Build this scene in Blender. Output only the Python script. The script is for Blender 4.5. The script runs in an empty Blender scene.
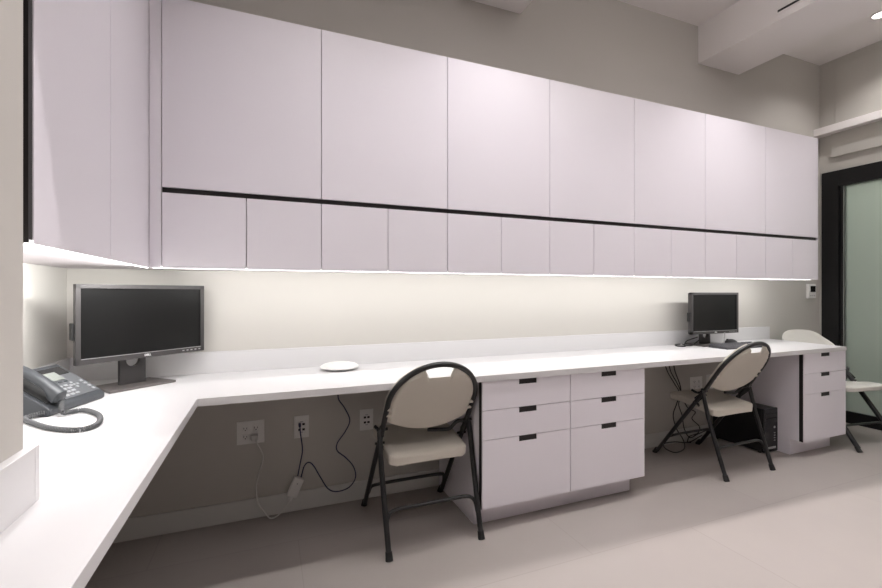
import bpy, bmesh, math, random
from mathutils import Vector, Matrix
random.seed(7)
PI = math.pi
SC = bpy.context.scene
COL = SC.collection

# ------------------------------------------------------------ materials
def new_mat(name):
    m = bpy.data.materials.new(name); m.use_nodes = True
    return m, m.node_tree.nodes, m.node_tree.links, m.node_tree.nodes['Principled BSDF']

def mat(name, col, rough=.5, metal=0.0, noise=None, bump=None, spec=.5, emit=None, trans=0, ior=1.45, coat=0):
    m, N, L, b = new_mat(name)
    b.inputs['Base Color'].default_value = (*col, 1)
    b.inputs['Roughness'].default_value = rough
    b.inputs['Metallic'].default_value = metal
    b.inputs['Specular IOR Level'].default_value = spec
    b.inputs['Transmission Weight'].default_value = trans
    b.inputs['IOR'].default_value = ior
    b.inputs['Coat Weight'].default_value = coat
    if emit:
        b.inputs['Emission Color'].default_value = (*emit[0], 1)
        b.inputs['Emission Strength'].default_value = emit[1]
    tc = N.new('ShaderNodeTexCoord')
    if noise:
        sc, amt = noise
        n = N.new('ShaderNodeTexNoise'); n.inputs['Scale'].default_value = sc; n.inputs['Detail'].default_value = 4
        r = N.new('ShaderNodeMapRange'); r.inputs['To Min'].default_value = 1-amt; r.inputs['To Max'].default_value = 1+amt
        mx = N.new('ShaderNodeVectorMath'); mx.operation = 'SCALE'
        mx.inputs[0].default_value = col
        L.new(tc.outputs['Object'], n.inputs['Vector']); L.new(n.outputs['Fac'], r.inputs['Value'])
        L.new(r.outputs['Result'], mx.inputs['Scale']); L.new(mx.outputs[0], b.inputs['Base Color'])
    if bump:
        sc, st = bump
        n2 = N.new('ShaderNodeTexNoise'); n2.inputs['Scale'].default_value = sc; n2.inputs['Detail'].default_value = 3
        bp = N.new('ShaderNodeBump'); bp.inputs['Strength'].default_value = st; bp.inputs['Distance'].default_value = .002
        L.new(tc.outputs['Object'], n2.inputs['Vector']); L.new(n2.outputs['Fac'], bp.inputs['Height'])
        L.new(bp.outputs[0], b.inputs['Normal'])
    return m

M_LAM   = mat('white_laminate', (.80, .767, .82), .32, noise=(2.0, .012), bump=(300, .03))
M_TOP   = mat('white_counter_laminate', (.655, .645, .65), .30, noise=(2.0, .01))
M_BLACK = mat('black_channel', (.012, .009, .009), .5, noise=(30, .1))
M_CARC  = mat('cabinet_carcass', (.60, .56, .58), .5, noise=(5, .02))
M_WALL  = mat('greige_wall_paint', (.54, .518, .482), .75, noise=(1.5, .02), bump=(220, .12))
M_WALLW = mat('pale_wall_paint', (.55, .53, .49), .75, noise=(1.5, .02), bump=(220, .1))
M_CEIL  = mat('white_ceiling_paint', (.87, .835, .82), .8, noise=(1.2, .015), bump=(200, .08))
M_BASEB = mat('baseboard_paint', (.66, .655, .63), .4, noise=(4, .02))
M_PLAST = mat('putty_plastic', (.64, .60, .53), .42, noise=(6, .03), bump=(500, .15))
M_PALE  = mat('pale_plastic', (.66, .645, .60), .4, noise=(6, .02), bump=(500, .12))
M_TUBE  = mat('charcoal_tube', (.014, .014, .015), .32, noise=(20, .1), spec=.6)
M_RUB   = mat('black_rubber', (.012, .012, .012), .6, noise=(30, .1))
M_BEZ   = mat('graphite_bezel', (.06, .056, .056), .38, noise=(40, .05), metal=.25)
M_SCR   = mat('dark_screen', (.008, .008, .008), .25, noise=(8, .03), spec=.35)
M_SILV  = mat('silver_plastic', (.42, .41, .42), .35, metal=.5, noise=(30, .05))
M_BASEM = mat('pewter_stand_base', (.15, .135, .13), .42, metal=.5, noise=(60, .06))
M_PH    = mat('slate_phone_plastic', (.050, .054, .060), .38, noise=(40, .05), bump=(600, .2))
M_PHL   = mat('silver_phone_face', (.125, .13, .138), .4, noise=(40, .04), metal=.2)
M_KEY   = mat('pale_phone_key', (.30, .305, .315), .45, noise=(30, .03))
M_LCD   = mat('grey_green_display', (.24, .255, .235), .25, noise=(10, .03))
M_GCORD = mat('grey_cord', (.085, .087, .09), .5, noise=(60, .08))
M_WPL   = mat('white_plastic', (.78, .77, .75), .35, noise=(20, .02))
M_WCORD = mat('white_cable', (.66, .65, .62), .5, noise=(40, .04))
M_NAVY  = mat('navy_cable', (.018, .025, .075), .45, noise=(40, .1))
M_BCORD = mat('black_cable', (.012, .012, .012), .45, noise=(40, .1))
M_HOLE  = mat('dark_slot', (.02, .02, .02), .6, noise=(30, .1))
M_KEYB  = mat('dark_grey_keyboard', (.055, .055, .06), .5, noise=(40, .08))
M_KCAP  = mat('grey_keycaps', (.10, .10, .11), .5, noise=(60, .08))
M_PCB   = mat('black_computer_case', (.012, .012, .013), .35, noise=(30, .1))
M_PCF   = mat('glossy_black_fascia', (.018, .018, .02), .2, noise=(30, .1))
M_DOORF = mat('black_door_metal', (.008, .008, .009), .35, noise=(30, .1))
M_ALU   = mat('brushed_aluminium', (.40, .41, .40), .35, metal=.8, noise=(40, .05))
M_LED   = mat('led_diffuser', (.9, .9, .88), .5, emit=((1, .985, .95), 3.2))
M_LAMP  = mat('lamp_diffuser', (.9, .9, .88), .5, emit=((1, .97, .93), 6.0))
M_LOGO  = mat('silver_logo', (.75, .75, .75), .3, metal=.3, noise=(30, .02))
M_BLUE  = mat('blue_mark', (.15, .35, .65), .4, noise=(30, .02))

def frosted():
    m, N, L, b = new_mat('frosted_green_glass')
    b.inputs['Base Color'].default_value = (.80, .90, .84, 1)
    b.inputs['Transmission Weight'].default_value = .85
    b.inputs['Roughness'].default_value = .42
    b.inputs['IOR'].default_value = 1.45
    tc = N.new('ShaderNodeTexCoord'); n = N.new('ShaderNodeTexNoise'); n.inputs['Scale'].default_value = 400
    bp = N.new('ShaderNodeBump'); bp.inputs['Strength'].default_value = .15; bp.inputs['Distance'].default_value = .001
    L.new(tc.outputs['Object'], n.inputs['Vector']); L.new(n.outputs['Fac'], bp.inputs['Height']); L.new(bp.outputs[0], b.inputs['Normal'])
    return m
M_GLASS = frosted()

def floor_mat():
    m, N, L, b = new_mat('grey_porcelain_tile')
    tc = N.new('ShaderNodeTexCoord'); mp = N.new('ShaderNodeMapping')
    mp.inputs['Location'].default_value = (-.13, .28, 0)
    br = N.new('ShaderNodeTexBrick'); br.offset = .5; br.squash = 1
    br.inputs['Scale'].default_value = 1; br.inputs['Brick Width'].default_value = 1.2; br.inputs['Row Height'].default_value = .6
    br.inputs['Mortar Size'].default_value = .0022; br.inputs['Mortar Smooth'].default_value = .1
    br.inputs['Color1'].default_value = (.325, .293, .275, 1); br.inputs['Color2'].default_value = (.34, .306, .288, 1)
    br.inputs['Mortar'].default_value = (.29, .262, .248, 1)
    n = N.new('ShaderNodeTexNoise'); n.inputs['Scale'].default_value = 1.7; n.inputs['Detail'].default_value = 6; n.inputs['Roughness'].default_value = .6
    r = N.new('ShaderNodeMapRange'); r.inputs['To Min'].default_value = .93; r.inputs['To Max'].default_value = 1.07
    mx = N.new('ShaderNodeVectorMath'); mx.operation = 'SCALE'
    L.new(tc.outputs['Object'], mp.inputs['Vector']); L.new(mp.outputs[0], br.inputs['Vector'])
    L.new(tc.outputs['Object'], n.inputs['Vector']); L.new(n.outputs['Fac'], r.inputs['Value'])
    L.new(br.outputs['Color'], mx.inputs[0]); L.new(r.outputs[0], mx.inputs['Scale']); L.new(mx.outputs[0], b.inputs['Base Color'])
    b.inputs['Roughness'].default_value = .42
    b.inputs['Specular IOR Level'].default_value = .4
    return m
M_FLOOR = floor_mat()

# ------------------------------------------------------------ mesh helpers
def box(bm, x0, x1, y0, y1, z0, z1, bev=0, seg=2, M=None):
    r = bmesh.ops.create_cube(bm, size=1)
    vs = r['verts']
    for v in vs:
        v.co = Vector(((x0+x1)/2 + v.co.x*(x1-x0), (y0+y1)/2 + v.co.y*(y1-y0), (z0+z1)/2 + v.co.z*(z1-z0)))
    if bev:
        es = list({e for v in vs for e in v.link_edges})
        rr = bmesh.ops.bevel(bm, geom=es, offset=bev, segments=seg, affect='EDGES', profile=.5)
        vs = list({v for f in rr['faces'] for v in f.verts} | {v for v in vs if v.is_valid})
    if M:
        for v in vs: v.co = M @ v.co
    return vs

def cyl(bm, p0, p1, r0, r1=None, n=20):
    r1 = r0 if r1 is None else r1
    p0, p1 = Vector(p0), Vector(p1)
    d = p1 - p0
    q = d.to_track_quat('Z', 'Y').to_matrix().to_4x4()
    bmesh.ops.create_cone(bm, cap_ends=True, segments=n, radius1=r0, radius2=r1, depth=d.length, matrix=Matrix.Translation((p0+p1)/2) @ q)

def tube(bm, pts, r, n=12, closed=False):
    pts = [Vector(p) for p in pts]
    m = len(pts); rings = []
    up = None
    for i, p in enumerate(pts):
        if closed: t = pts[(i+1) % m] - pts[i-1]
        elif i == 0: t = pts[1]-pts[0]
        elif i == m-1: t = pts[-1]-pts[-2]
        else: t = (pts[i+1]-pts[i]).normalized() + (pts[i]-pts[i-1]).normalized()
        t.normalize()
        if up is None:
            a = Vector((0, 0, 1)) if abs(t.z) < .9 else Vector((1, 0, 0))
            up = (a - t*a.dot(t)).normalized()
        else:
            up = (up - t*up.dot(t)).normalized()
        s = t.cross(up)
        rr = r[i] if isinstance(r, (list, tuple)) else r
        rings.append([bm.verts.new(p + (up*math.cos(2*PI*k/n) + s*math.sin(2*PI*k/n))*rr) for k in range(n)])
    for i in range(m-1 if not closed else m):
        A, B = rings[i], rings[(i+1) % m]
        for k in range(n):
            bm.faces.new((A[k], A[(k+1) % n], B[(k+1) % n], B[k]))
    if not closed:
        bm.faces.new(rings[0][::-1]); bm.faces.new(rings[-1])

def crom(P, k=8):
    P = [Vector(p) for p in P]
    Q = [P[0]*2-P[1]] + P + [P[-1]*2-P[-2]]
    out = []
    for i in range(1, len(Q)-2):
        a, b, c, d = Q[i-1:i+3]
        for j in range(k):
            t = j/k
            out.append(.5*((2*b) + (c-a)*t + (2*a-5*b+4*c-d)*t*t + (3*b-a-3*c+d)*t**3))
    out.append(P[-1])
    return out

def prism(bm, poly, z0, z1, M=None):
    """poly in xy extruded along z, then transformed by M"""
    lo = [bm.verts.new((x, y, z0)) for x, y in poly]; hi = [bm.verts.new((x, y, z1)) for x, y in poly]
    n = len(poly)
    bm.faces.new(lo[::-1]); bm.faces.new(hi)
    for i in range(n): bm.faces.new((lo[i], lo[(i+1) % n], hi[(i+1) % n], hi[i]))
    if M:
        for v in lo+hi: v.co = M @ v.co

def lathe(bm, prof, c=(0, 0, 0), n=48):
    rings = []
    for r, z in prof:
        if r < 1e-6: rings.append([bm.verts.new((c[0], c[1], c[2]+z))])
        else: rings.append([bm.verts.new((c[0]+r*math.cos(2*PI*k/n), c[1]+r*math.sin(2*PI*k/n), c[2]+z)) for k in range(n)])
    for A, B in zip(rings, rings[1:]):
        for k in range(n):
            if len(A) == 1: bm.faces.new((A[0], B[k], B[(k+1) % n]))
            elif len(B) == 1: bm.faces.new((A[k], A[(k+1) % n], B[0]))
            else: bm.faces.new((A[k], A[(k+1) % n], B[(k+1) % n], B[k]))

def obj(name, bm, m, parent=None, smooth=False, bevel=0, loc=None):
    bmesh.ops.recalc_face_normals(bm, faces=bm.faces)
    me = bpy.data.meshes.new(name); bm.to_mesh(me); bm.free()
    me.materials.append(m)
    if smooth:
        for p in me.polygons: p.use_smooth = True
        try: me.set_sharp_from_angle(angle=math.radians(40))
        except Exception: pass
    o = bpy.data.objects.new(name, me); COL.objects.link(o)
    if loc: o.location = loc
    if parent: o.parent = parent
    if bevel:
        md = o.modifiers.new('edge', 'BEVEL'); md.width = bevel; md.segments = 2; md.limit_method = 'ANGLE'
    return o

def tag(o, label=None, cat=None, group=None, kind=None):
    if label: o['label'] = label
    if cat: o['category'] = cat
    if group: o['group'] = group
    if kind: o['kind'] = kind
    return o

def thing(name, label, cat, loc=(0, 0, 0), rotz=0, group=None):
    o = bpy.data.objects.new(name, None); COL.objects.link(o)
    o.location = loc; o.rotation_euler = (0, 0, rotz); o.empty_display_size = .1
    return tag(o, label, cat, group)

def bx(name, m, parent, *a, bev=0, seg=2):
    bm = bmesh.new(); box(bm, *a, bev=bev, seg=seg)
    return obj(name, bm, m, parent, smooth=False)

def struct(name, m, boxes, bev=0):
    bm = bmesh.new()
    for b in boxes: box(bm, *b, bev=bev)
    return tag(obj(name, bm, m), kind='structure')

def dup(root):
    r = root.copy(); COL.objects.link(r)
    def kids(a, b):
        for ch in list(a.children):
            c = ch.copy(); COL.objects.link(c); c.parent = b
            kids(ch, c)
    kids(root, r)
    return r

# ------------------------------------------------------------ dimensions (metres)
H = 1.155                       # eye height
YW = 2.417                      # back wall
XL = -.837                      # left wall
XR = 4.75                       # right wall
ZC = 3.26                       # ceiling
YF, HC, TH = 1.839, .757, .030  # counter front, height, thickness
XIN, XEND = -.2466, 3.946       # counter inner corner, right end
YU, ZB, ZT = 2.057, 1.255, 2.37 # upper cabinet front, bottom, top
XP = -.4275                     # pillar face

# ------------------------------------------------------------ room
struct('floor', M_FLOOR, [(-.95, 7.2, -3.1, 2.6, -.1, 0)])
struct('ceiling', M_CEIL, [(-.95, 7.2, -3.1, 2.6, ZC, ZC+.1)])
struct('wall_back', M_WALL, [(-.95, 7.2, YW, YW+.12, 0, ZC)])
struct('wall_left', M_WALL, [(XL-.12, XL, -3.1, YW, 0, ZC)])
struct('wall_pillar', M_WALL, [(XL, XP, -.9, 1.045, 0, ZC)])
struct('wall_front', M_CEIL, [(-.95, 7.2, -3.1, -3.0, 0, ZC)])
DY0, DY1 = 1.05, 2.395          # door opening
struct('wall_right', M_WALLW, [(XR, XR+.12, DY1, YW, 0, ZC), (XR, XR+.12, DY0, DY1, 2.25, ZC), (XR, XR+.12, -3.0, DY0, 0, ZC)])
struct('wall_beyond', M_WALLW, [(6.9, 7.0, -3.0, YW, 0, ZC)])
struct('baseboard_back', M_BASEB, [(XL, XR, YW-.012, YW, 0, .10)], bev=.002)
struct('baseboard_left', M_BASEB, [(XL, XL+.012, 1.045, YW-.012, 0, .10)], bev=.002)
struct('ceiling_beam', M_CEIL, [(3.157, 3.632, -3.0, YW, 2.966, ZC)])
struct('ceiling_beam', M_CEIL, [(1.05, 1.521, -3.0, YW, 2.966, ZC)])
struct('trim_1', M_CEIL, [(4.655, XR, -1.5, YW, 2.585, 2.650)], bev=.002)
struct('trim_2', M_WALLW, [(4.725, XR, -1.5, 2.317, 2.375, 2.585)], bev=.002)
struct('trim_3', M_WALLW, [(4.738, XR, -1.5, 2.293, 2.650, 3.19)], bev=.002)

# glass door on the right wall
door = thing('door_1', None, None); door['kind'] = 'structure'
bm = bmesh.new()
box(bm, XR-.015, XR+.09, 2.268, DY1, 0, 2.25, bev=.003)
box(bm, XR-.015, XR+.09, DY0, DY0+.12, 0, 2.25, bev=.003)
box(bm, XR-.015, XR+.09, DY0+.12, 2.268, 2.105, 2.25, bev=.003)
obj('door_frame', bm, M_DOORF, door)
bm = bmesh.new()
box(bm, XR+.005, XR+.055, 2.238, 2.266, .002, 2.104)
box(bm, XR+.005, XR+.055, DY0+.122, 2.238, .002, .105)
obj('door_leaf_rail', bm, M_DOORF, door)
bx('frame_seal', M_ALU, door, XR-.004, XR+.004, 2.233, 2.238, .105, 2.104)
bx('glass_pane', M_GLASS, door, XR+.024, XR+.034, DY0+.12, 2.238, .105, 2.104)

# slot vent on the left face of the beam, ceiling lamp beyond the beam
vent = thing('air_vent', 'thin dark slot vent in the side of the right ceiling beam', 'vent', (3.157, 1.50, 3.028))
bx('vent_frame', M_CEIL, vent, -.004, .001, -.36, .36, -.022, .022)
bx('vent_slot', M_HOLE, vent, -.0055, -.003, -.34, .34, -.007, .007)
lampR = thing('ceiling_light', 'lit recessed ceiling light behind the beam at upper right', 'ceiling light', (4.30, 1.80, ZC))
bm = bmesh.new(); lathe(bm, [(.045, -.001), (.062, -.001), (.062, -.006), (.045, -.008)], n=32)
obj('trim_ring', bm, M_CEIL, lampR, smooth=True)
bm = bmesh.new(); lathe(bm, [(0, -.004), (.045, -.004), (.045, -.001), (0, -.001)], n=32)
obj('diffuser', bm, M_LAMP, lampR)

# ------------------------------------------------------------ upper cabinets, long wall
X0 = -.4035; W = .6316
names = ['leftmost wall cabinet of the long row, next to the corner cabinet',
         'white wall cabinet second from the corner, above the round white puck',
         'white wall cabinet third from the corner, above the nearer folding chair',
         'white wall cabinet in the middle of the row, fourth from the corner',
         'white wall cabinet third from the right end of the long row',
         'white wall cabinet above the smaller looking far monitor',
         'rightmost white wall cabinet of the row, beside the black door frame']
names = ['white wall cabinet at the left end of the long row, beside the corner cabinet',
         'white wall cabinet second from the corner, just above the round white puck',
         'white wall cabinet third from the corner, between the puck and the six-drawer cabinet',
         'white wall cabinet fourth of seven in the long row, above the six-drawer cabinet',
         'white wall cabinet fifth from the corner in the long row of seven',
         'white wall cabinet second from the black door frame, above the far monitor',
         'white wall cabinet at the end of the row nearest the black door frame']
g = .0015
for i in range(7):
    a, b = X0 + i*W, X0 + (i+1)*W
    t = thing('wall_cabinet', names[i], 'cabinet', (a, YU, ZB), 0, 'white wall cabinets along the long wall')
    bx('cabinet_body', M_CARC, t, .0, W, .021, YW-YU, .008, ZT-ZB)
    bx('door', M_LAM, t, g, W-g, 0, .019, .332, ZT-ZB, bev=.0008)
    bx('door', M_LAM, t, g, W/2-g, 0, .019, 0, .309, bev=.0008)
    bx('door', M_LAM, t, W/2+g, W-g, 0, .019, 0, .309, bev=.0008)
    c = bx('finger_channel', M_BLACK, t, 0, W, .012, .0205, .300, .340); c['label'] = 'black recessed channel between the doors'
    c.location = (0, 0, 0)
    if i == 6:
        bx('side_panel', M_LAM, t, W, W+.004, 0, YW-YU, 0, ZT-ZB)

t = thing('wall_cabinet', 'tall white corner wall cabinet above the desk phone, without the black channel', 'cabinet', (-.447, YU, ZB))
bx('cabinet_body', M_CARC, t, XL+.447, -.021, 1.118-YU, YW-YU, .008, ZT-ZB)
for a, b in ((1.133, 1.600), (1.600, YU-.001)):
    bx('door', M_LAM, t, -.019, 0, a-YU+g, b-YU-g*(b < 2), 0, ZT-ZB, bev=.0008)
o = bx('end_channel', M_BLACK, t, -.0205, -.002, 1.1175-YU, 1.133-YU, 0, ZT-ZB); o['label'] = 'black strip at the near end'
bx('filler_strip', M_LAM, t, .001, X0+.447-g, .0, .019, 0, ZT-ZB, bev=.0008)

# LED light bars under the cabinets
t = thing('under_cabinet_light', 'glowing light bar under the long row of wall cabinets', 'light', (0, YU+.012, ZB))
bx('diffuser', M_LED, t, X0-.03, 3.93, -.010, -.002, -.0015, .007)
bx('housing', M_WPL, t, X0-.03, 3.93, -.0018, .001, 0, .0075)
t = thing('under_cabinet_light', 'glowing light bar under the corner cabinet above the phone', 'light', (-.459, 1.6, ZB))
bx('diffuser', M_LED, t, .002, .010, -.48, .456, -.0015, .007)
bx('housing', M_WPL, t, -.001, .0018, -.48, .456, 0, .0075)

# ------------------------------------------------------------ countertop
ct = thing('countertop', 'long white L-shaped countertop running along the back wall and towards the viewer', 'countertop', (0, YF, HC))
bm = bmesh.new()
poly = [(XL, YW), (XL, 1.045), (XP, 1.045), (XP, -.55), (XIN, -.55), (XIN, YF), (XEND, YF), (XEND+.06, YW)]
prism(bm, [(x, y-YF) for x, y in poly], -TH, 0)
obj('worktop', bm, M_TOP, ct, bevel=.0012)
bh = .105
for a in ((XL, XEND+.058, YW-.018, YW), (XL, XL+.018, 1.063, YW-.018), (XL, XP+.018, 1.045, 1.063), (XP, XP+.018, -.55, 1.045)):
    bx('backsplash', M_TOP, ct, a[0], a[1], a[2]-YF, a[3]-YF, 0, bh, bev=.001)
# support panel at the near end (out of frame) carries the short leg
bx('support_panel', M_LAM, ct, XP, XIN-.02, -.55-YF, -.53-YF, -HC, -TH)

# ------------------------------------------------------------ drawer cabinets
def notch_front(w, z0, z1, pw=.104, ph=.026, th=.019):
    """drawer front with a notched top edge, in xz, from x=0..w"""
    bm = bmesh.new()
    c = w/2
    P = [(g, z0+g), (w-g, z0+g), (w-g, z1-g), (c+pw/2, z1-g), (c+pw/2, z1-g-ph), (c-pw/2, z1-g-ph), (c-pw/2, z1-g), (g, z1-g)]
    prism(bm, P, 0, th, Matrix(((1, 0, 0, 0), (0, 0, 1, 0), (0, 1, 0, 0), (0, 0, 0, 1))))
    return bm

YD = 1.846
ZD = [.727, .586, .443, .112]
def pedestal(x0, widths, label, rightinset):
    t = thing('drawer_cabinet', label, 'cabinet', (x0, YD, 0))
    wt = sum(widths)
    back = YW-.014-YD
    body = bmesh.new()
    box(body, .0, wt, .0302, back, .112, .7265)
    obj('cabinet_body', body, M_LAM, t)
    k = bmesh.new(); box(k, .0, wt-rightinset, .089, back, 0, .1115)
    obj('plinth', k, M_LAM, t)
    o = bx('side_channel', M_BLACK, t, -.0004, wt-.002, .0195, .030, .113, .7265); o['label'] = 'black shadow gap behind the drawer fronts'
    bx('edge_strip', M_BLACK, t, -.0012, .0006, .006, .0195, .113, .7265)
    x = 0
    for w in widths:
        for k in range(3):
            bm = notch_front(w-.0015, ZD[k+1], ZD[k])
            f = obj('drawer', bm, M_LAM, t); f.location = (x+.0012, 0, 0)
            h = bmesh.new()
            c = w/2; zt = ZD[k]-g
            box(h, c-.0515, c+.0515, .0035, .0185, zt-.0255, zt+.0004)
            hh = obj('recessed_pull', h, M_BLACK, f); hh['label'] = 'black recessed finger pull'
            # make cup sit just behind the notch
        x += w
    return t
pedestal(.949, [.517, .517], 'wide white drawer cabinet with six drawers in two columns beside the nearer chair', .022)
pedestal(3.449, [.50], 'narrow white drawer cabinet with three drawers at the far end of the counter', .018)

# ------------------------------------------------------------ folding chairs
ZA, RA, HA = .655, .212, .184     # arch spring height, half width, rise
def yarch(z):
    pts = [(0, .26), (.15, .155), (.30, .050), (.42, -.036), (.53, -.116), (.60, -.160), (.664, -.202), (.757, -.260), (.85, -.312)]
    for (a, ya), (b, yb) in zip(pts, pts[1:]):
        if z <= b: return ya + (yb-ya)*(z-a)/(b-a)
    return pts[-1][1]
def xarch(z):
    if z < ZA: return .222 - (.222-RA)*max(0, z)/ZA
    return RA*math.sqrt(max(0, 1-((z-ZA)/HA)**2))
TR = .0125
def make_chair(label, loc, rz, solid=False):
    TR = .0165 if solid else .0125
    MP = M_PALE if solid else M_PLAST
    t = thing('folding_chair', label, 'chair', loc, rz, 'folding chairs at the counter')
    # arched tube: front foot, over the back, front foot
    half = [(xarch(z), yarch(z), z) for z in (.02, .10, .20, .30, .38, .45, .50, .56, .61, ZA)]
    for k in range(1, 12):
        a = k/12*PI/2
        z = ZA + HA*math.sin(a); half.append((RA*math.cos(a), yarch(z), z))
    pts = half + [(0, yarch(ZA+HA), ZA+HA)] + [(-x, y, z) for x, y, z in half[::-1]]
    if solid:
        for s in (-1, 1):
            bm = bmesh.new(); tube(bm, crom([(s*x*.93, y, z) for x, y, z in half[:9]] + [(s*.18, yarch(.70), .70)], 3), TR, 14)
            obj('back_post', bm, M_TUBE, t, smooth=True)
    else:
        bm = bmesh.new(); tube(bm, crom(pts, 3), TR, 14)
        obj('back_frame', bm, M_TUBE, t, smooth=True)
    for s in (-1, 1):
        bm = bmesh.new()
        tube(bm, [(s*.212, -.098, .530), (s*.228, -.110, .505), (s*.2285, -.145, .36), (s*.225, -.205, .165), (s*.222, -.253, .02)], TR, 14)
        lg = obj('leg', bm, M_TUBE, t, smooth=True)
        bm = bmesh.new(); cyl(bm, (s*.222, -.260, 0), (s*.222, -.248, .034), .0165, .0145)
        obj('rubber_foot', bm, M_RUB, lg, smooth=True)
        bm = bmesh.new(); cyl(bm, (s*.222, .268, 0), (s*.222, .245, .034), .0165, .0145)
        obj('rubber_foot', bm, M_RUB, t, smooth=True)
        # hinge bracket joining frame, leg and seat
        bm = bmesh.new(); box(bm, -.004, .004, -.055, .035, -.018, .018, bev=.003, M=Matrix.Translation((s*.2145, -.075, .472)) @ Matrix.Rotation(-.75, 4, 'X'))
        cyl(bm, (s*.190, -.108, .520), (s*.242, -.108, .520), .007)
        cyl(bm, (s*.190, -.050, .438), (s*.236, -.050, .438), .006)
        obj('hinge', bm, M_TUBE, t, smooth=True)
    # cross bars with turned-down ends
    def bar(y_top, y_end, z_top, z_end, xe):
        P = [(-xe, y_end, z_end), (-xe+.010, (y_end+y_top)/2, z_end+.7*(z_top-z_end)), (-xe+.045, y_top, z_top), (-.06, y_top, z_top+.002), (.06, y_top, z_top+.002), (xe-.045, y_top, z_top), (xe-.010, (y_end+y_top)/2, z_end+.7*(z_top-z_end)), (xe, y_end, z_end)]
        bm = bmesh.new(); tube(bm, crom(P, 5), .0085, 10)
        return obj('cross_bar', bm, M_TUBE, t, smooth=True)
    bar(-.190, -.213, .178, .110, .222)
    bar(yarch(.155)-.004, yarch(.10), .155, .10, .214)
    bm = bmesh.new(); tube(bm, [(-.214, -.055, .432), (-.17, -.058, .388), (.17, -.058, .388), (.214, -.055, .432)], .008, 10)
    box(bm, -.10, .10, -.072, -.062, .380, .402, bev=.002)
    obj('seat_support', bm, M_TUBE, t, smooth=True)
    if not solid:
      bm = bmesh.new(); tube(bm, crom([(.208, -.104, .515), (.170, -.095, .512), (.135, -.082, .478), (.09, -.080, .476), (.02, -.082, .484)], 5), .009, 8)
      obj('back_brace', bm, M_TUBE, t, smooth=True)
      bm = bmesh.new(); tube(bm, crom([(-.208, -.104, .515), (-.215, -.06, .500), (-.232, -.03, .515)], 5), .008, 8)
      obj('back_brace', bm, M_TUBE, t, smooth=True)
    # backrest panel with the open hand notch
    PW = .2215
    xs = [-PW + PW*2*k/40 for k in range(41)]
    nt, nb = .078, .052                       # half widths of the notch, top and bottom
    xs = sorted(set([round(x, 5) for x in xs if not (nb-.004 < abs(x) < nt+.004)] + [-nt, -nb, nb, nt, -nt+.008, nt-.008]))
    def ztop(x):
        zt = ZA + (HA+.013)*math.sqrt(max(0, 1-(x/.2245)**2)) - .002
        if solid: return ZA + .183*math.sqrt(max(0, 1-(abs(x)/.2225)**3.2))
        if abs(x) <= nb: return .779
        if abs(x) < nt: return .779 + (.838-.779)*(abs(x)-nb)/(nt-nb)
        return zt
    def zbot(x):
        u = abs(x)/PW
        return .508 + .068*u**2 + .035*max(0, u-.9)/.1
    def yp(x, z): 
        # dist: how far inside the tube ring; the rim lies in front of the tube, the middle bulges back
        zz = max(0, (z-ZA)/(HA+.013))
        d = 1 - min(1, math.hypot(x/.2245, zz) if z > ZA else abs(x)/PW)
        e = min(1, max(0, (d-.045)/.13)); e = e*e*(3-2*e)
        if solid: return yarch(z) + .034 - .010*e - .012*(1-(x/PW)**2) + .045*max(0, abs(x)/PW-.84)/.16
        return yarch(z) + .0185 - .020*e - .016*(1-(x/PW)**2)*e
    bm = bmesh.new(); NZ = 14; back = []; front = []
    for x in xs:
        cb, cf = [], []
        for k in range(NZ+1):
            e = k/NZ; z = zbot(x) + (ztop(x)-zbot(x))*e
            edge = min(1, min(e, 1-e)*NZ/1.2, (1-abs(x)/(PW+.0001))*16)
            th = .004 + .007*max(0, edge)**.5
            y = yp(x, z)
            cb.append(bm.verts.new((x, y-th, z))); cf.append(bm.verts.new((x, y+th, z)))
        back.append(cb); front.append(cf)
    n = len(xs)
    for i in range(n-1):
        for k in range(NZ):
            bm.faces.new((back[i][k], back[i+1][k], back[i+1][k+1], back[i][k+1]))
            bm.faces.new((front[i][k], front[i][k+1], front[i+1][k+1], front[i+1][k]))
        bm.faces.new((back[i][0], front[i][0], front[i+1][0], back[i+1][0]))
        bm.faces.new((back[i][NZ], back[i+1][NZ], front[i+1][NZ], front[i][NZ]))
    for i in (0, n-1):
        for k in range(NZ):
            bm.faces.new((back[i][k], back[i][k+1], front[i][k+1], front[i][k]))
    bk = obj('backrest', bm, MP, t, smooth=True)
    if solid:
        bk.matrix_basis = Matrix.Translation((.064, -.262, 0)) @ Matrix.Rotation(math.radians(-9), 4, 'Z') @ Matrix.Translation((0, .262, 0))
    for s in (-1, 1) if not solid else ():
        for z in (.60, .632):
            bm = bmesh.new(); box(bm, s*.201-.012, s*.201+.010, yarch(z)-.0155, yarch(z)+.012, z-.007, z+.007, bev=.003)
            obj('clip', bm, MP, bk)
    # seat
    bm = bmesh.new(); NX, NY = 18, 18; top = []; bot = []
    for j in range(NY+1):
        v = j/NY; y = -.170 + .355*v
        hw = .196 + .008*v
        # rounded corners front and rear
        rc = .05 if v > .5 else .03
        d = min(v, 1-v)*.355
        if d < rc: hw -= rc*(1-math.sqrt(max(0, 1-(1-d/rc)**2)))
        rt, rb = [], []
        for i in range(NX+1):
            u = -1 + 2*i/NX
            x = u*hw
            zc = .416 + .038*min(1, v*1.5)
            dip = -.012*(1-u*u)*math.sin(PI*min(1, v*1.02))
            e = min(1-abs(u), 2*min(v, 1-v))
            lip = -.010*max(0, 1-e/.10)**2
            yy = y - (.010*(1-u*u) if v < .2 else 0)*(1-v/.2)
            zt = zc + dip + lip
            rt.append(bm.verts.new((x, yy, zt)))
            thick = .045 - .012*v if e < .08 else .026
            if v < .08: thick += -.006*(1-u*u)
            rb.append(bm.verts.new((x*.985, yy*.985, zt-thick)))
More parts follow.
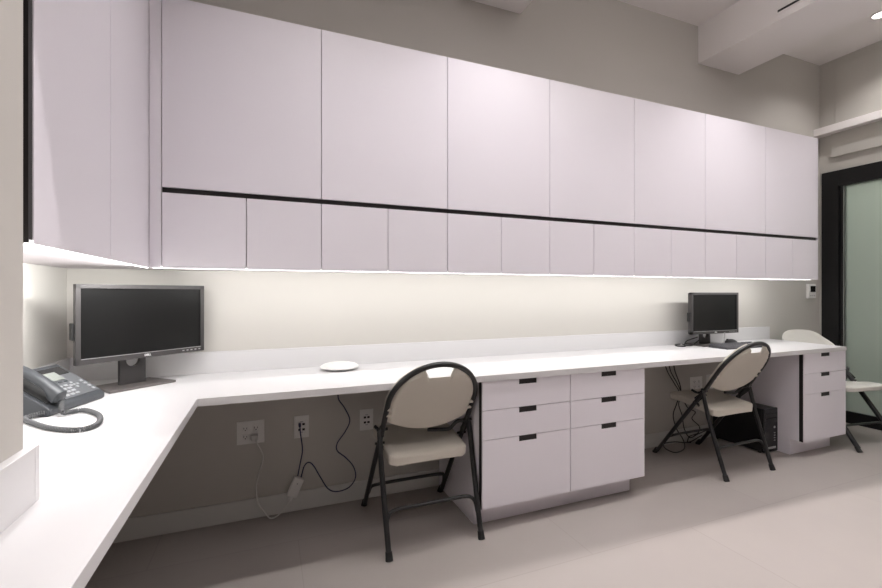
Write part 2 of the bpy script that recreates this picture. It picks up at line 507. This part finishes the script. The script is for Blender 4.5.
        top.append(rt); bot.append(rb)
    for j in range(NY):
        for i in range(NX):
            bm.faces.new((top[j][i], top[j][i+1], top[j+1][i+1], top[j+1][i]))
            bm.faces.new((bot[j][i], bot[j+1][i], bot[j+1][i+1], bot[j][i+1]))
        bm.faces.new((top[j][0], top[j+1][0], bot[j+1][0], bot[j][0]))
        bm.faces.new((top[j][NX], bot[j][NX], bot[j+1][NX], top[j+1][NX]))
    for i in range(NX):
        bm.faces.new((top[0][i], bot[0][i], bot[0][i+1], top[0][i+1]))
        bm.faces.new((top[NY][i], top[NY][i+1], bot[NY][i+1], bot[NY][i]))
    st = obj('seat', bm, MP, t, smooth=True, bevel=.005)
    return t

ch1 = make_chair('beige plastic folding chair nearest the viewer, beside the six-drawer cabinet', (.706, 2.068, 0), 0)
ch2 = dup(ch1); ch2.location = (2.822, 2.064, 0); ch2.rotation_euler.z = math.radians(0.5)
ch2['label'] = 'beige plastic folding chair pulled up in front of the far monitor'
ch3 = make_chair('pale folding chair facing the viewer between the counter end and the glass door', (4.222, 2.004, 0), math.radians(172), True)
del ch3['group']

# ------------------------------------------------------------ monitors
def make_monitor(label, loc, rz, lift):
    """local: screen faces -y, origin on the counter under the stand base; lift = height of the bezel bottom"""
    t = thing('monitor', label, 'monitor', loc, rz, 'dark widescreen monitors on the counter')
    w, h, d = .506, .308, .050
    yf = -.068
    z0, z1 = lift, lift+h
    bm = bmesh.new()
    b = .017; bb = .022; sx = -.024
    box(bm, -w/2, w/2, yf, yf+.020, z0, z0+bb, bev=.0015); box(bm, -w/2, w/2, yf, yf+.020, z1-b, z1, bev=.0015)
    box(bm, -w/2, -w/2+b, yf, yf+.020, z0+.001, z1-.001, bev=.0015); box(bm, w/2-b, w/2, yf, yf+.020, z0+.001, z1-.001, bev=.0015)
    bz = obj('bezel', bm, M_BEZ, t)
    sc_ = bx('screen', M_SCR, t, -w/2+b-.001, w/2-b+.001, yf+.006, yf+.010, z0+bb-.001, z1-b+.001)
    bm = bmesh.new(); tube(bm, [(-w/2+b, yf-.0004, z0+bb), (w/2-b, yf-.0004, z0+bb)], .0014, 6)
    obj('inner_edge', bm, M_SILV, bz)
    bm = bmesh.new(); box(bm, -w/2+.006, w/2-.006, yf+.011, yf+.040, z0+.002, z1-.002, bev=.008, seg=3)
    box(bm, -.16, .16, yf+.044, yf+.068, z0+.06, z1-.06, bev=.01)
    obj('back_shell', bm, M_BEZ, t, smooth=True)
    bm = bmesh.new(); box(bm, -w/2-.007, -w/2+.001, yf+.012, yf+.034, z0+.095, z0+.16, bev=.002)
    obj('side_ports', bm, M_HOLE, t)
    for k in range(5):
        bm = bmesh.new(); box(bm, w/2-.105+k*.019, w/2-.096+k*.019, yf-.0012, yf+.001, z0+.009, z0+.0135, bev=.0006)
        obj('button', bm, M_SILV, bz)
    cu = bpy.data.curves.new('logo', 'FONT'); cu.body = 'DELL'; cu.size = .0115; cu.align_x = 'CENTER'; cu.align_y = 'CENTER'; cu.extrude = .0004
    cu.offset = .0006; cu.materials.append(M_LOGO)
    tmp = bpy.data.objects.new('logo_text', cu); COL.objects.link(tmp)
    me = bpy.data.meshes.new_from_object(tmp.evaluated_get(bpy.context.evaluated_depsgraph_get())); me.name = 'logo'
    bpy.data.objects.remove(tmp)
    lo = bpy.data.objects.new('logo', me); COL.objects.link(lo); lo.parent = bz
    lo.location = (0, yf-.0008, z0+bb/2); lo.rotation_euler = (PI/2, 0, 0); lo['label'] = 'small silver maker logo'
    # stand: flat base, wide neck with a round cable hole
    bm = bmesh.new(); prism(bm, [(sx-.130, -.092), (sx+.130, -.092), (sx+.112, .082), (sx-.112, .082)], .0, .0105)
    obj('stand_base', bm, M_BASEM, t, bevel=.003)
    bm = bmesh.new()
    # neck plate built around a half circle opening at top (hole centre at the bezel bottom)
    top = z0 + .05; hw = .050; hc = z0 - .012; r = .027
    ns = 24; L_ = []
    outer = []
    def ray(a):
        c, s = math.cos(a), math.sin(a)
        k = min(hw/abs(c) if abs(c) > 1e-6 else 9, ((top-hc)/s if s > 1e-6 else 9), ((.010-hc)/s if s < -1e-6 else 9))
        return (c*k, hc+s*k)
    angs = sorted(set([2*PI*k/48 for k in range(48)] + [math.atan2(zz-hc, xx) % (2*PI) for xx in (-hw, hw) for zz in (top, .010)]))
    vi = {}
    for yv in (-.004, .014):
        vi[yv] = [(bm.verts.new((sx+r*math.cos(a), yv, hc+r*math.sin(a))), bm.verts.new((sx+ray(a)[0], yv, ray(a)[1]))) for a in angs]
    n = len(angs); A, B = vi[-.004], vi[.014]
    for k in range(n):
        q = (k+1) % n
        bm.faces.new((A[k][0], A[q][0], A[q][1], A[k][1])); bm.faces.new((B[k][0], B[k][1], B[q][1], B[q][0]))
        bm.faces.new((A[k][0], B[k][0], B[q][0], A[q][0])); bm.faces.new((A[k][1], A[q][1], B[q][1], B[k][1]))
    obj('stand_neck', bm, M_BEZ, t)
    return t
mon1 = make_monitor('large looking black widescreen monitor turned diagonally in the near corner beside the phone', (-.520, 2.222, HC), math.radians(40.5), .122)
mon2 = make_monitor('black widescreen monitor on the far part of the counter, facing straight out', (3.11, 2.305, HC), 0, .090)

# cables behind the far monitor
bm = bmesh.new()
tube(bm, crom([(3.07, 2.355, HC+.055), (2.98, 2.37, HC+.03), (2.90, 2.33, HC+.012), (2.83, 2.27, HC+.006), (2.79, 2.30, HC+.006), (2.84, 2.36, HC+.006), (2.92, 2.385, HC+.004)]), .004, 8)
tag(obj('monitor_cable', bm, M_BCORD, smooth=True), 'black cable looping out on the counter left of the far monitor stand', 'cable')
bm = bmesh.new()
tube(bm, crom([(3.10, 2.34, HC+.05), (3.00, 2.32, HC+.016), (2.93, 2.29, HC+.006), (2.88, 2.31, HC+.006), (2.93, 2.37, HC+.004)]), .0035, 8)
tag(obj('monitor_cable', bm, M_BCORD, smooth=True), 'thinner black cable curled beside the far monitor stand', 'cable')
bm = bmesh.new()
tube(bm, crom([(3.175, 2.215, HC+.098), (3.168, 2.212, HC+.06), (3.158, 2.208, HC+.02), (3.150, 2.205, HC+.004)]), .0042, 8)
tag(obj('antenna_stick', bm, M_SILV, smooth=True), 'thin silver stick standing below the far monitor behind the keyboard', 'stick')

# keyboard and mouse
kb = thing('keyboard', 'dark grey keyboard lying in front of the far monitor', 'keyboard', (3.185, 2.115, HC), math.radians(-1))
bm = bmesh.new()
prism(bm, [(-.072, 0), (.072, 0), (.072, .020), (.060, .022), (-.072, .010)], -.220, .220, Matrix(((0, 0, 1, 0), (1, 0, 0, 0), (0, 1, 0, 0), (0, 0, 0, 1))))
obj('case', bm, M_KEYB, kb, bevel=.002)
bm = bmesh.new()
for r in range(6):
    y = -.058 + r*.0195 + (.006 if r == 5 else 0)
    zz = .010 + (y+.072)*.09
    x = -.211
    while x < .205:
        if r == 0 and -.13 < x < .03:
            ww = .10 if x < -.09 else .0175
        else: ww = .0175
        if abs(x-.082) > .006 and abs(x-.142) > .004:
            box(bm, x, x+ww-.0025, y, y+.016, zz-.002, zz+.0055)
        x += ww
kc = obj('keycaps', bm, M_KCAP, kb)
ms = thing('computer_mouse', 'dark computer mouse on the counter between keyboard and far monitor', 'mouse', (3.365, 2.30, HC), math.radians(75))
bm = bmesh.new()
bmesh.ops.create_uvsphere(bm, u_segments=24, v_segments=16, radius=1)
for v in bm.verts:
    v.co = Vector((v.co.x*.031*(1-.12*v.co.y), v.co.y*.055, max(0, v.co.z)*.034))
obj('shell', bm, M_KEYB, ms, smooth=True)
bm = bmesh.new(); cyl(bm, (-.003, .028, .028), (.003, .028, .028), .008)
obj('scroll_wheel', bm, M_RUB, ms)

# ------------------------------------------------------------ desk phone
ph = thing('desk_phone', 'slate grey desk phone with a coiled cord beside the near monitor', 'phone', (-.612, 1.868, HC), math.atan2(.957, .289))
PHI = Matrix.Translation((-.612, 1.868, HC)) @ Matrix.Rotation(math.atan2(.957, .289), 4, 'Z')
def onc(u, v, z):
    Zc = 432*(H-HC-z)/(v-292.5); t = (u-441)/432
    return PHI.inverted() @ Vector((Zc*(.3714+t*.9285), Zc*(.9285-t*.3714), HC+z))
# local x along the front edge (towards the monitor), local y towards the wall (away from the user)
prof = [(0, .004), (0, .020), (.012, .032), (.168, .130), (.182, .124), (.182, .090), (.12, .012), (.12, .0), (.008, .0)]
MX = Matrix(((0, 0, 1, 0), (1, 0, 0, 0), (0, 1, 0, 0), (0, 0, 0, 1)))
bm = bmesh.new(); prism(bm, prof, -.128, .130, MX)
obj('phone_base', bm, M_PH, ph, bevel=.004)
sl = math.atan2(.098, .156)
FM = Matrix.Translation((0, .012, .032)) @ Matrix.Rotation(sl, 4, 'X')     # face plane: x across, y up the slope, z out
def face(name, m, parent, x0, x1, y0, y1, z0, z1, bev=.0005):
    bm = bmesh.new(); box(bm, x0, x1, y0, y1, z0, z1, bev=bev, seg=1)
    for v in bm.verts: v.co = FM @ v.co
    return obj(name, bm, m, parent)
fp = face('face_plate', M_PHL, ph, -.040, .124, .003, .168, -.001, .0025)
face('display_surround', M_PCF, ph, -.036, .112, .122, .165, .002, .0045)
face('display', M_LCD, ph, -.030, .060, .095, .140, .004, .0065)
for r in range(4):
    for c in range(3):
        face('key', M_KEY, fp, -.028+c*.023, -.011+c*.023, .012+r*.0155, .022+r*.0155, .0025, .0055, bev=.001)
for k in range(4):
    face('key', M_KEY, fp, .098, .112, .012+k*.017, .022+k*.017, .0025, .0055, bev=.001)
for k in range(4):
    face('soft_key', M_PH, fp, -.028+k*.024, -.012+k*.024, .082, .089, .0025, .0050, bev=.001)
for dx, dy in ((0, 0), (.015, 0), (-.015, 0), (0, .013), (0, -.013)):
    face('key', M_KEY, fp, .060+dx-.0055, .060+dx+.0055, .058+dy-.0045, .058+dy+.0045, .0025, .0058, bev=.001)
# handset lying in the cradle on the left
bm = bmesh.new()
HP = []
NS = 22
for k in range(NS+1):
    v = k/NS; y = -.010 + .200*v
    arch = math.sin(PI*v)
    zc = .022 + .010*arch
    hw = .024 - .005*arch
    th = .022 - .009*min(1, max(0, min(v, 1-v)-.14)/.12)
    zc = zc + .008*min(1, max(0, min(v, 1-v)-.14)/.12)
    ring = []
    sc = 1 if 0 < k < NS else .55
    for q in range(16):
        a = 2*PI*q/16
        cx = math.copysign(abs(math.cos(a))**.6, math.cos(a)); cz = math.copysign(abs(math.sin(a))**.6, math.sin(a))
        ring.append(bm.verts.new(FM @ Vector((-.092 + cx*hw*sc, y, zc+.004 + cz*th*sc))))
    HP.append(ring)
for A, B in zip(HP, HP[1:]):
    for q in range(16): bm.faces.new((A[q], A[(q+1) % 16], B[(q+1) % 16], B[q]))
bm.faces.new(HP[0][::-1]); bm.faces.new(HP[-1])
hs = obj('handset', bm, M_PH, ph, smooth=True)
face('handset_mark', M_SILV, hs, -.089, -.078, .030, .034, .0395, .0405)
face('cradle', M_HOLE, ph, -.112, -.052, .010, .165, -.001, .004)
# coiled cord: loop on the counter in front of the phone
core = crom([Vector((-.112, .004, .016)), onc(25.5, 418, .009), onc(33, 423, .008), onc(50, 428, .008), onc(73, 430, .008), onc(90, 427.5, .008), onc(99.5, 421.5, .008), onc(98, 414.5, .008),
             onc(84, 410, .009), onc(70, 412, .010), onc(62, 412, .016), Vector((-.083, -.004, .040))], 30)
helix = []
Ls = 0; prev = core[0]; rr = .0062
for i, p in enumerate(core):
    Ls += (p-prev).length; prev = p
pts = []
acc = 0
# resample evenly
res = [core[0]]; step = .0009; rem = step
for a, b in zip(core, core[1:]):
    d = (b-a).length; u = rem
    while u <= d: res.append(a + (b-a)*(u/d)); u += step
    rem = u - d
for i, p in enumerate(res[:-1]):
    t_ = (res[i+1]-p).normalized(); s_ = t_.cross(Vector((0, 0, 1))).normalized(); u_ = s_.cross(t_)
    an = i*2*PI/6.5
    pts.append(p + (s_*math.cos(an) + u_*math.sin(an))*rr)
bm = bmesh.new(); tube(bm, pts, .0021, 5)
obj('coiled_cord', bm, M_GCORD, ph, smooth=True)

# ------------------------------------------------------------ round white puck on the counter
pk = thing('conference_puck', 'round white low dome device on the counter near the backsplash', 'device', (.345, 2.283, HC))
bm = bmesh.new(); lathe(bm, [(0, .001), (.072, .001), (.078, .004), (.094, .010), (.0985, .014), (.097, .018), (.086, .025), (.066, .031), (.052, .0335), (0, .0345)], n=64)
obj('shell', bm, M_WPL, pk, smooth=True)
bm = bmesh.new(); lathe(bm, [(.040, .0338), (.041, .0352), (.044, .0352), (.045, .0336)], n=48)
obj('top_ring', bm, M_WPL, pk, smooth=True)

# ------------------------------------------------------------ wall outlets
def hole(bm, x, z, w, h): box(bm, x-w/2, x+w/2, -.0075, -.0055, z-h/2, z+h/2)
def duplex(t, x):
    for zc in (-.021, .021):
        bm = bmesh.new(); box(bm, x-.0165, x+.0165, -.0078, -.004, zc-.0145, zc+.0145, bev=.003)
        f = obj('receptacle', bm, M_WPL, t)
        bm = bmesh.new(); box(bm, x-.008, x-.0055, -.0086, -.0076, zc-.002, zc+.007); box(bm, x+.0055, x+.008, -.0086, -.0076, zc-.002, zc+.006)
        box(bm, x-.0025, x+.0025, -.0086, -.0076, zc-.010, zc-.0055)
        obj('slots', bm, M_HOLE, f)
def plate(name, label, x, z, w, group):
    t = thing(name, label, 'outlet', (x, YW, z), 0, group)
    bm = bmesh.new(); box(bm, -w/2, w/2, -.006, 0, -.0585, .0585, bev=.0018)
    obj('cover_plate', bm, M_WPL, t)
    return t
o1 = plate('power_outlet', 'square double power outlet with a white plug in it, lowest left under the counter', -.083, .44, .130, 'wall plates under the counter')
duplex(o1, -.025); duplex(o1, .025)
def dataplate(label, x):
    t = plate('data_outlet', label, x, .44, .076, 'wall plates under the counter')
    bm = bmesh.new(); box(bm, -.020, .020, -.0078, -.004, -.036, .036, bev=.002)
    f = obj('jack_insert', bm, M_WPL, t)
    for zz in (-.014, .014):
        for xx in (-.010, .010):
            bm = bmesh.new(); box(bm, xx-.0065, xx+.0065, -.0088, -.0076, zz-.0055, zz+.0055)
            obj('port', bm, M_HOLE, f)
    bm = bmesh.new(); box(bm, -.008, .008, -.0084, -.0076, .026, .030); box(bm, -.008, .008, -.0084, -.0076, -.030, -.026)
    obj('label_window', bm, M_SILV, f)
    return t
dataplate('white data wall plate with a dark plug and cable in it', .165)
dataplate('white data wall plate with empty ports beside the nearer chair', .514)
o4 = plate('power_outlet', 'square double power outlet on the wall under the far desk, left of its neighbour', 3.132, .433, .130, 'wall plates under the counter')
duplex(o4, -.025); duplex(o4, .025)
dataplate('white wall plate beside the computer tower, partly behind the far chair', 3.285)

# thermostat
th = thing('thermostat', 'small white thermostat with a dark display on the wall by the door', 'thermostat', (4.597, YW, 1.167))
bx('housing', M_WPL, th, -.056, .056, -.024, 0, -.066, .066, bev=.006)
bx('display', M_SCR, th, -.030, .044, -.0255, -.023, -.008, .048, bev=.001)
for k in range(3):
    bx('button', M_SILV, th, -.034+k*.028, -.020+k*.028, -.0262, -.0235, -.045, -.036, bev=.001)

# ------------------------------------------------------------ cables under the near counter (hanging on the wall)
def wallpt(u, v, y):
    """point on the plane at depth y for measured picture coordinates (used once to lay the cable runs out in metres)"""
    t = (u-441)/432; Zc = y/(.9285 - t*.3714)
    return Vector((Zc*(.3714+t*.9285), y, H - (v-292.5)*Zc/432))
def cr(s, l): return [wallpt(225+x/4.52, 390+y/4.52, d) for x, y, d in l]
bm = bmesh.new()
tube(bm, crom(cr(0, [(134, 214, 2.392), (142, 236, 2.37), (172, 300, 2.375), (155, 370, 2.38), (141, 440, 2.38), (150, 510, 2.37), (180, 555, 2.36), (208, 580, 2.345), (245, 562, 2.35), (280, 520, 2.37), (300, 480, 2.378)])), .0036, 8)
tag(obj('power_cable', bm, M_WCORD, smooth=True), 'white cable drooping from the double outlet to the white adapter', 'cable')
pl = thing('power_plug', 'white plug pushed into the lower right socket of the double outlet', 'plug', tuple(wallpt(225+134/4.52, 390+210/4.52, 2.404)))
bm = bmesh.new(); box(bm, -.016, .016, -.026, .004, -.014, .012, bev=.004)
obj('plug_body', bm, M_WCORD, pl)
pa, pb = cr(0, [(334, 402, 2.382), (302, 476, 2.382)])
d = (pb-pa); ang = math.atan2(d.x, -d.z)
ad = thing('network_adapter', 'small white box adapter hanging by its cables below the data plate', 'adapter', tuple((pa+pb)/2))
bm = bmesh.new(); box(bm, -.026, .026, -.013, .013, -d.length/2-.006, d.length/2+.006, bev=.004, M=Matrix.Rotation(-ang, 4, 'Y'))
obj('adapter_body', bm, M_WPL, ad)
bm = bmesh.new(); box(bm, -.003, .003, -.0145, -.0125, .02, .026, M=Matrix.Rotation(-ang, 4, 'Y'))
obj('status_light', bm, M_SILV, ad)
bm = bmesh.new(); box(bm, -.009, .009, -.009, .009, -d.length/2-.028, -d.length/2-.004, bev=.003, M=Matrix.Rotation(-ang, 4, 'Y'))
obj('cable_grip', bm, M_WPL, ad)
bm = bmesh.new()
tube(bm, crom(cr(0, [(338, 160, 2.395), (341, 195, 2.376), (350, 270, 2.38), (340, 330, 2.382), (329, 388, 2.382)])), .0034, 8)
box(bm, -.006, .006, -.012, .012, -.010, .008, bev=.002, M=Matrix.Translation(wallpt(225+338/4.52, 390+157/4.52, 2.396)))
tag(obj('network_cable', bm, M_NAVY, smooth=True), 'short dark blue cable from the data plate down to the white adapter', 'cable')
bm = bmesh.new()
tube(bm, crom(cr(0, [(344, 394, 2.382), (358, 345, 2.37), (378, 327, 2.37), (400, 342, 2.37), (430, 392, 2.37), (465, 445, 2.36), (505, 459, 2.35), (560, 440, 2.355), (590, 395, 2.365), (580, 345, 2.37), (545, 305, 2.375), (508, 275, 2.38), (508, 240, 2.38), (545, 185, 2.38), (564, 135, 2.38), (540, 80, 2.37), (515, 45, 2.35), (510, 14, 2.32)])), .0034, 8)
tag(obj('network_cable', bm, M_NAVY, smooth=True), 'long dark blue cable looping from the adapter up to the counter', 'cable')

# ------------------------------------------------------------ computer tower and its cables
pc = thing('computer_tower', 'black computer tower on the floor against the narrow drawer cabinet', 'computer', (3.362, 2.005, 0))
bx('case', M_PCB, pc, -.075, .075, .016, .385, .010, .318, bev=.004)
bx('front_fascia', M_PCF, pc, -.076, .076, 0, .018, .008, .320, bev=.005)
for k in range(2): bx('drive_bay', M_PCB, pc, -.064, .064, -.002, .002, .255-k*.036, .282-k*.036, bev=.001)
o = bx('power_button', M_SILV, pc, .028, .044, -.003, .001, .175, .191, bev=.002)
for k in range(4): bx('port', M_SILV, pc, .030, .044, -.0025, .001, .085+k*.018, .091+k*.018)
bx('vent_grille', M_SILV, pc, -.05, .05, -.002, .001, .03, .045, bev=.001)
for sx in (-.062, .062):
    for sy in (.04, .36):
        bm = bmesh.new(); cyl(bm, (sx, sy, 0), (sx, sy, .012), .011); obj('foot', bm, M_RUB, pc)
def c2(l): return [wallpt(640+x/4.52, 360+y/4.52, d) for x, y, d in l]
runs = [
 ('black cable hanging highest left behind the far chair seat', [(112, 18, 2.33), (128, 60, 2.36), (155, 105, 2.37), (178, 150, 2.37), (165, 200, 2.36), (150, 250, 2.35), (165, 310, 2.34), (195, 360, 2.30), (200, 400, 2.20), (160, 418, 2.12), (115, 400, 2.12), (110, 378, 2.2), (160, 370, 2.28), (220, 372, 2.35), (280, 340, 2.38)]),
 ('black cable crossing the first one and looping on the floor behind the far chair', [(130, 15, 2.34), (140, 55, 2.37), (165, 100, 2.38), (185, 150, 2.385), (175, 200, 2.385), (190, 250, 2.385), (200, 310, 2.38), (225, 350, 2.36), (260, 335, 2.35), (300, 318, 2.36)]),
 ('thin black cable hanging nearest the wall outlets behind the far chair', [(152, 14, 2.35), (158, 50, 2.38), (180, 110, 2.39), (190, 160, 2.39), (215, 215, 2.39), (250, 235, 2.39), (235, 265, 2.385), (268, 300, 2.38), (262, 330, 2.37), (225, 345, 2.37), (215, 370, 2.37), (230, 385, 2.36)]),
]
for lab, l in runs:
    P = [Vector((p.x, p.y, max(.006, p.z))) for p in c2(l)]
    bm = bmesh.new(); tube(bm, crom(P), .0038, 8)
    tag(obj('hanging_cable', bm, M_BCORD, smooth=True), lab, 'cable')

# ------------------------------------------------------------ lights
def area(name, loc, sx, sy, e, col=(1, .97, .93), rot=(0, 0, 0)):
    l = bpy.data.lights.new(name, 'AREA'); l.shape = 'RECTANGLE'; l.size = sx; l.size_y = sy; l.energy = e; l.color = col
    o = bpy.data.objects.new(name, l); COL.objects.link(o); o.location = loc; o.rotation_euler = rot
    return o
def spot(name, loc, e, size=150, blend=.6, r=.02, col=(1, .96, .95), rot=(0, 0, 0)):
    l = bpy.data.lights.new(name, 'SPOT'); l.energy = e; l.spot_size = math.radians(size); l.spot_blend = blend; l.shadow_soft_size = r; l.color = col
    o = bpy.data.objects.new(name, l); COL.objects.link(o); o.location = loc; o.rotation_euler = rot
    return o
LT = math.radians(48)
area('led_light_back', ((-.46+3.9)/2, YU+.018, ZB-.002), 3.9+.46, .006, 6.9, (.99, .993, .98), (LT, 0, 0))
area('led_light_left', (-.465, 1.585, ZB-.002), .006, .93, 5.4, (.99, .993, .98), (0, math.radians(62), 0))
for x in (1.08, 2.88):
    spot('downlight', (x, 1.64, 2.94), 17, 112, 1, .010, (1, .96, .97))
spot('downlight', (4.30, 1.80, 3.24), 14, 130, .8, .02)
st_ = area('fill_strip', (2.0, 1.60, 2.95), 4.4, .03, 9.5, (1, .965, .965)); st_.data.spread = math.radians(84)  # added fill for evenly lit cabinets and a crisp counter shadow
# unseen added lamps in a black baffle, shaped to cut a floor light edge
LY, LZ = .65, 2.93
sl_ = thing('added_light_baffle', None, None, (1.6, LY, 2.966), math.radians(-3.1))  # unseen blocker added to end the light in a straight floor line
sl_['kind'] = 'structure'
bx('housing', M_BLACK, sl_, -2.2, 3.0, .036, .042, -.156, 0)
bx('housing', M_BLACK, sl_, -2.2, 3.0, -.042, -.036, -.156, 0)
bx('housing', M_BLACK, sl_, -2.2, 3.0, -.042, .042, -.006, 0)
for k in range(5):
    d_ = -.5+.85*k
    x = 1.6 + d_*math.cos(-math.radians(3.1)); y = LY + d_*math.sin(-math.radians(3.1))
    spot('added_cutoff_spot', (x, y, LZ), 32, 120, .3, .0015, (1, .95, .94))  # added out-of-view spots that brighten the floor near the viewer
area('room_fill', (1.8, .15, ZC-.02), 3.2, 1.0, 22, (1, .96, .965))  # added out-of-view overhead fill for the whole room
area('ceiling_bounce_fill', (2.2, .5, 2.99), 4.0, .12, 26, (1, .965, .95), (PI, 0, 0))  # added upward fill, bounces off the ceiling to lift the upper walls
area('beyond_fill', (5.9, 1.2, ZC-.05), 1.0, 1.0, 20, (.95, 1, .95))  # added fill behind the door, brightens the frosted pane

# ------------------------------------------------------------ camera
cam = bpy.data.cameras.new('camera'); co = bpy.data.objects.new('camera', cam); COL.objects.link(co)
co.location = (0, 0, H); co.rotation_euler = (PI/2, 0, -math.asin(.3714))
cam.sensor_width = 36; cam.lens = 432*36/882; cam.shift_y = (292.5-294)/882; cam.clip_start = .02
SC.camera = co
w = bpy.data.worlds.new('world'); SC.world = w; w.use_nodes = True
w.node_tree.nodes['Background'].inputs[0].default_value = (.5, .5, .5, 1); w.node_tree.nodes['Background'].inputs[1].default_value = .3
vs = SC.view_settings
SC.display_settings.display_device = 'sRGB'
vs.view_transform = 'Standard'; vs.look = 'None'; vs.gamma = 1; vs.use_curve_mapping = False
vs.exposure = .76
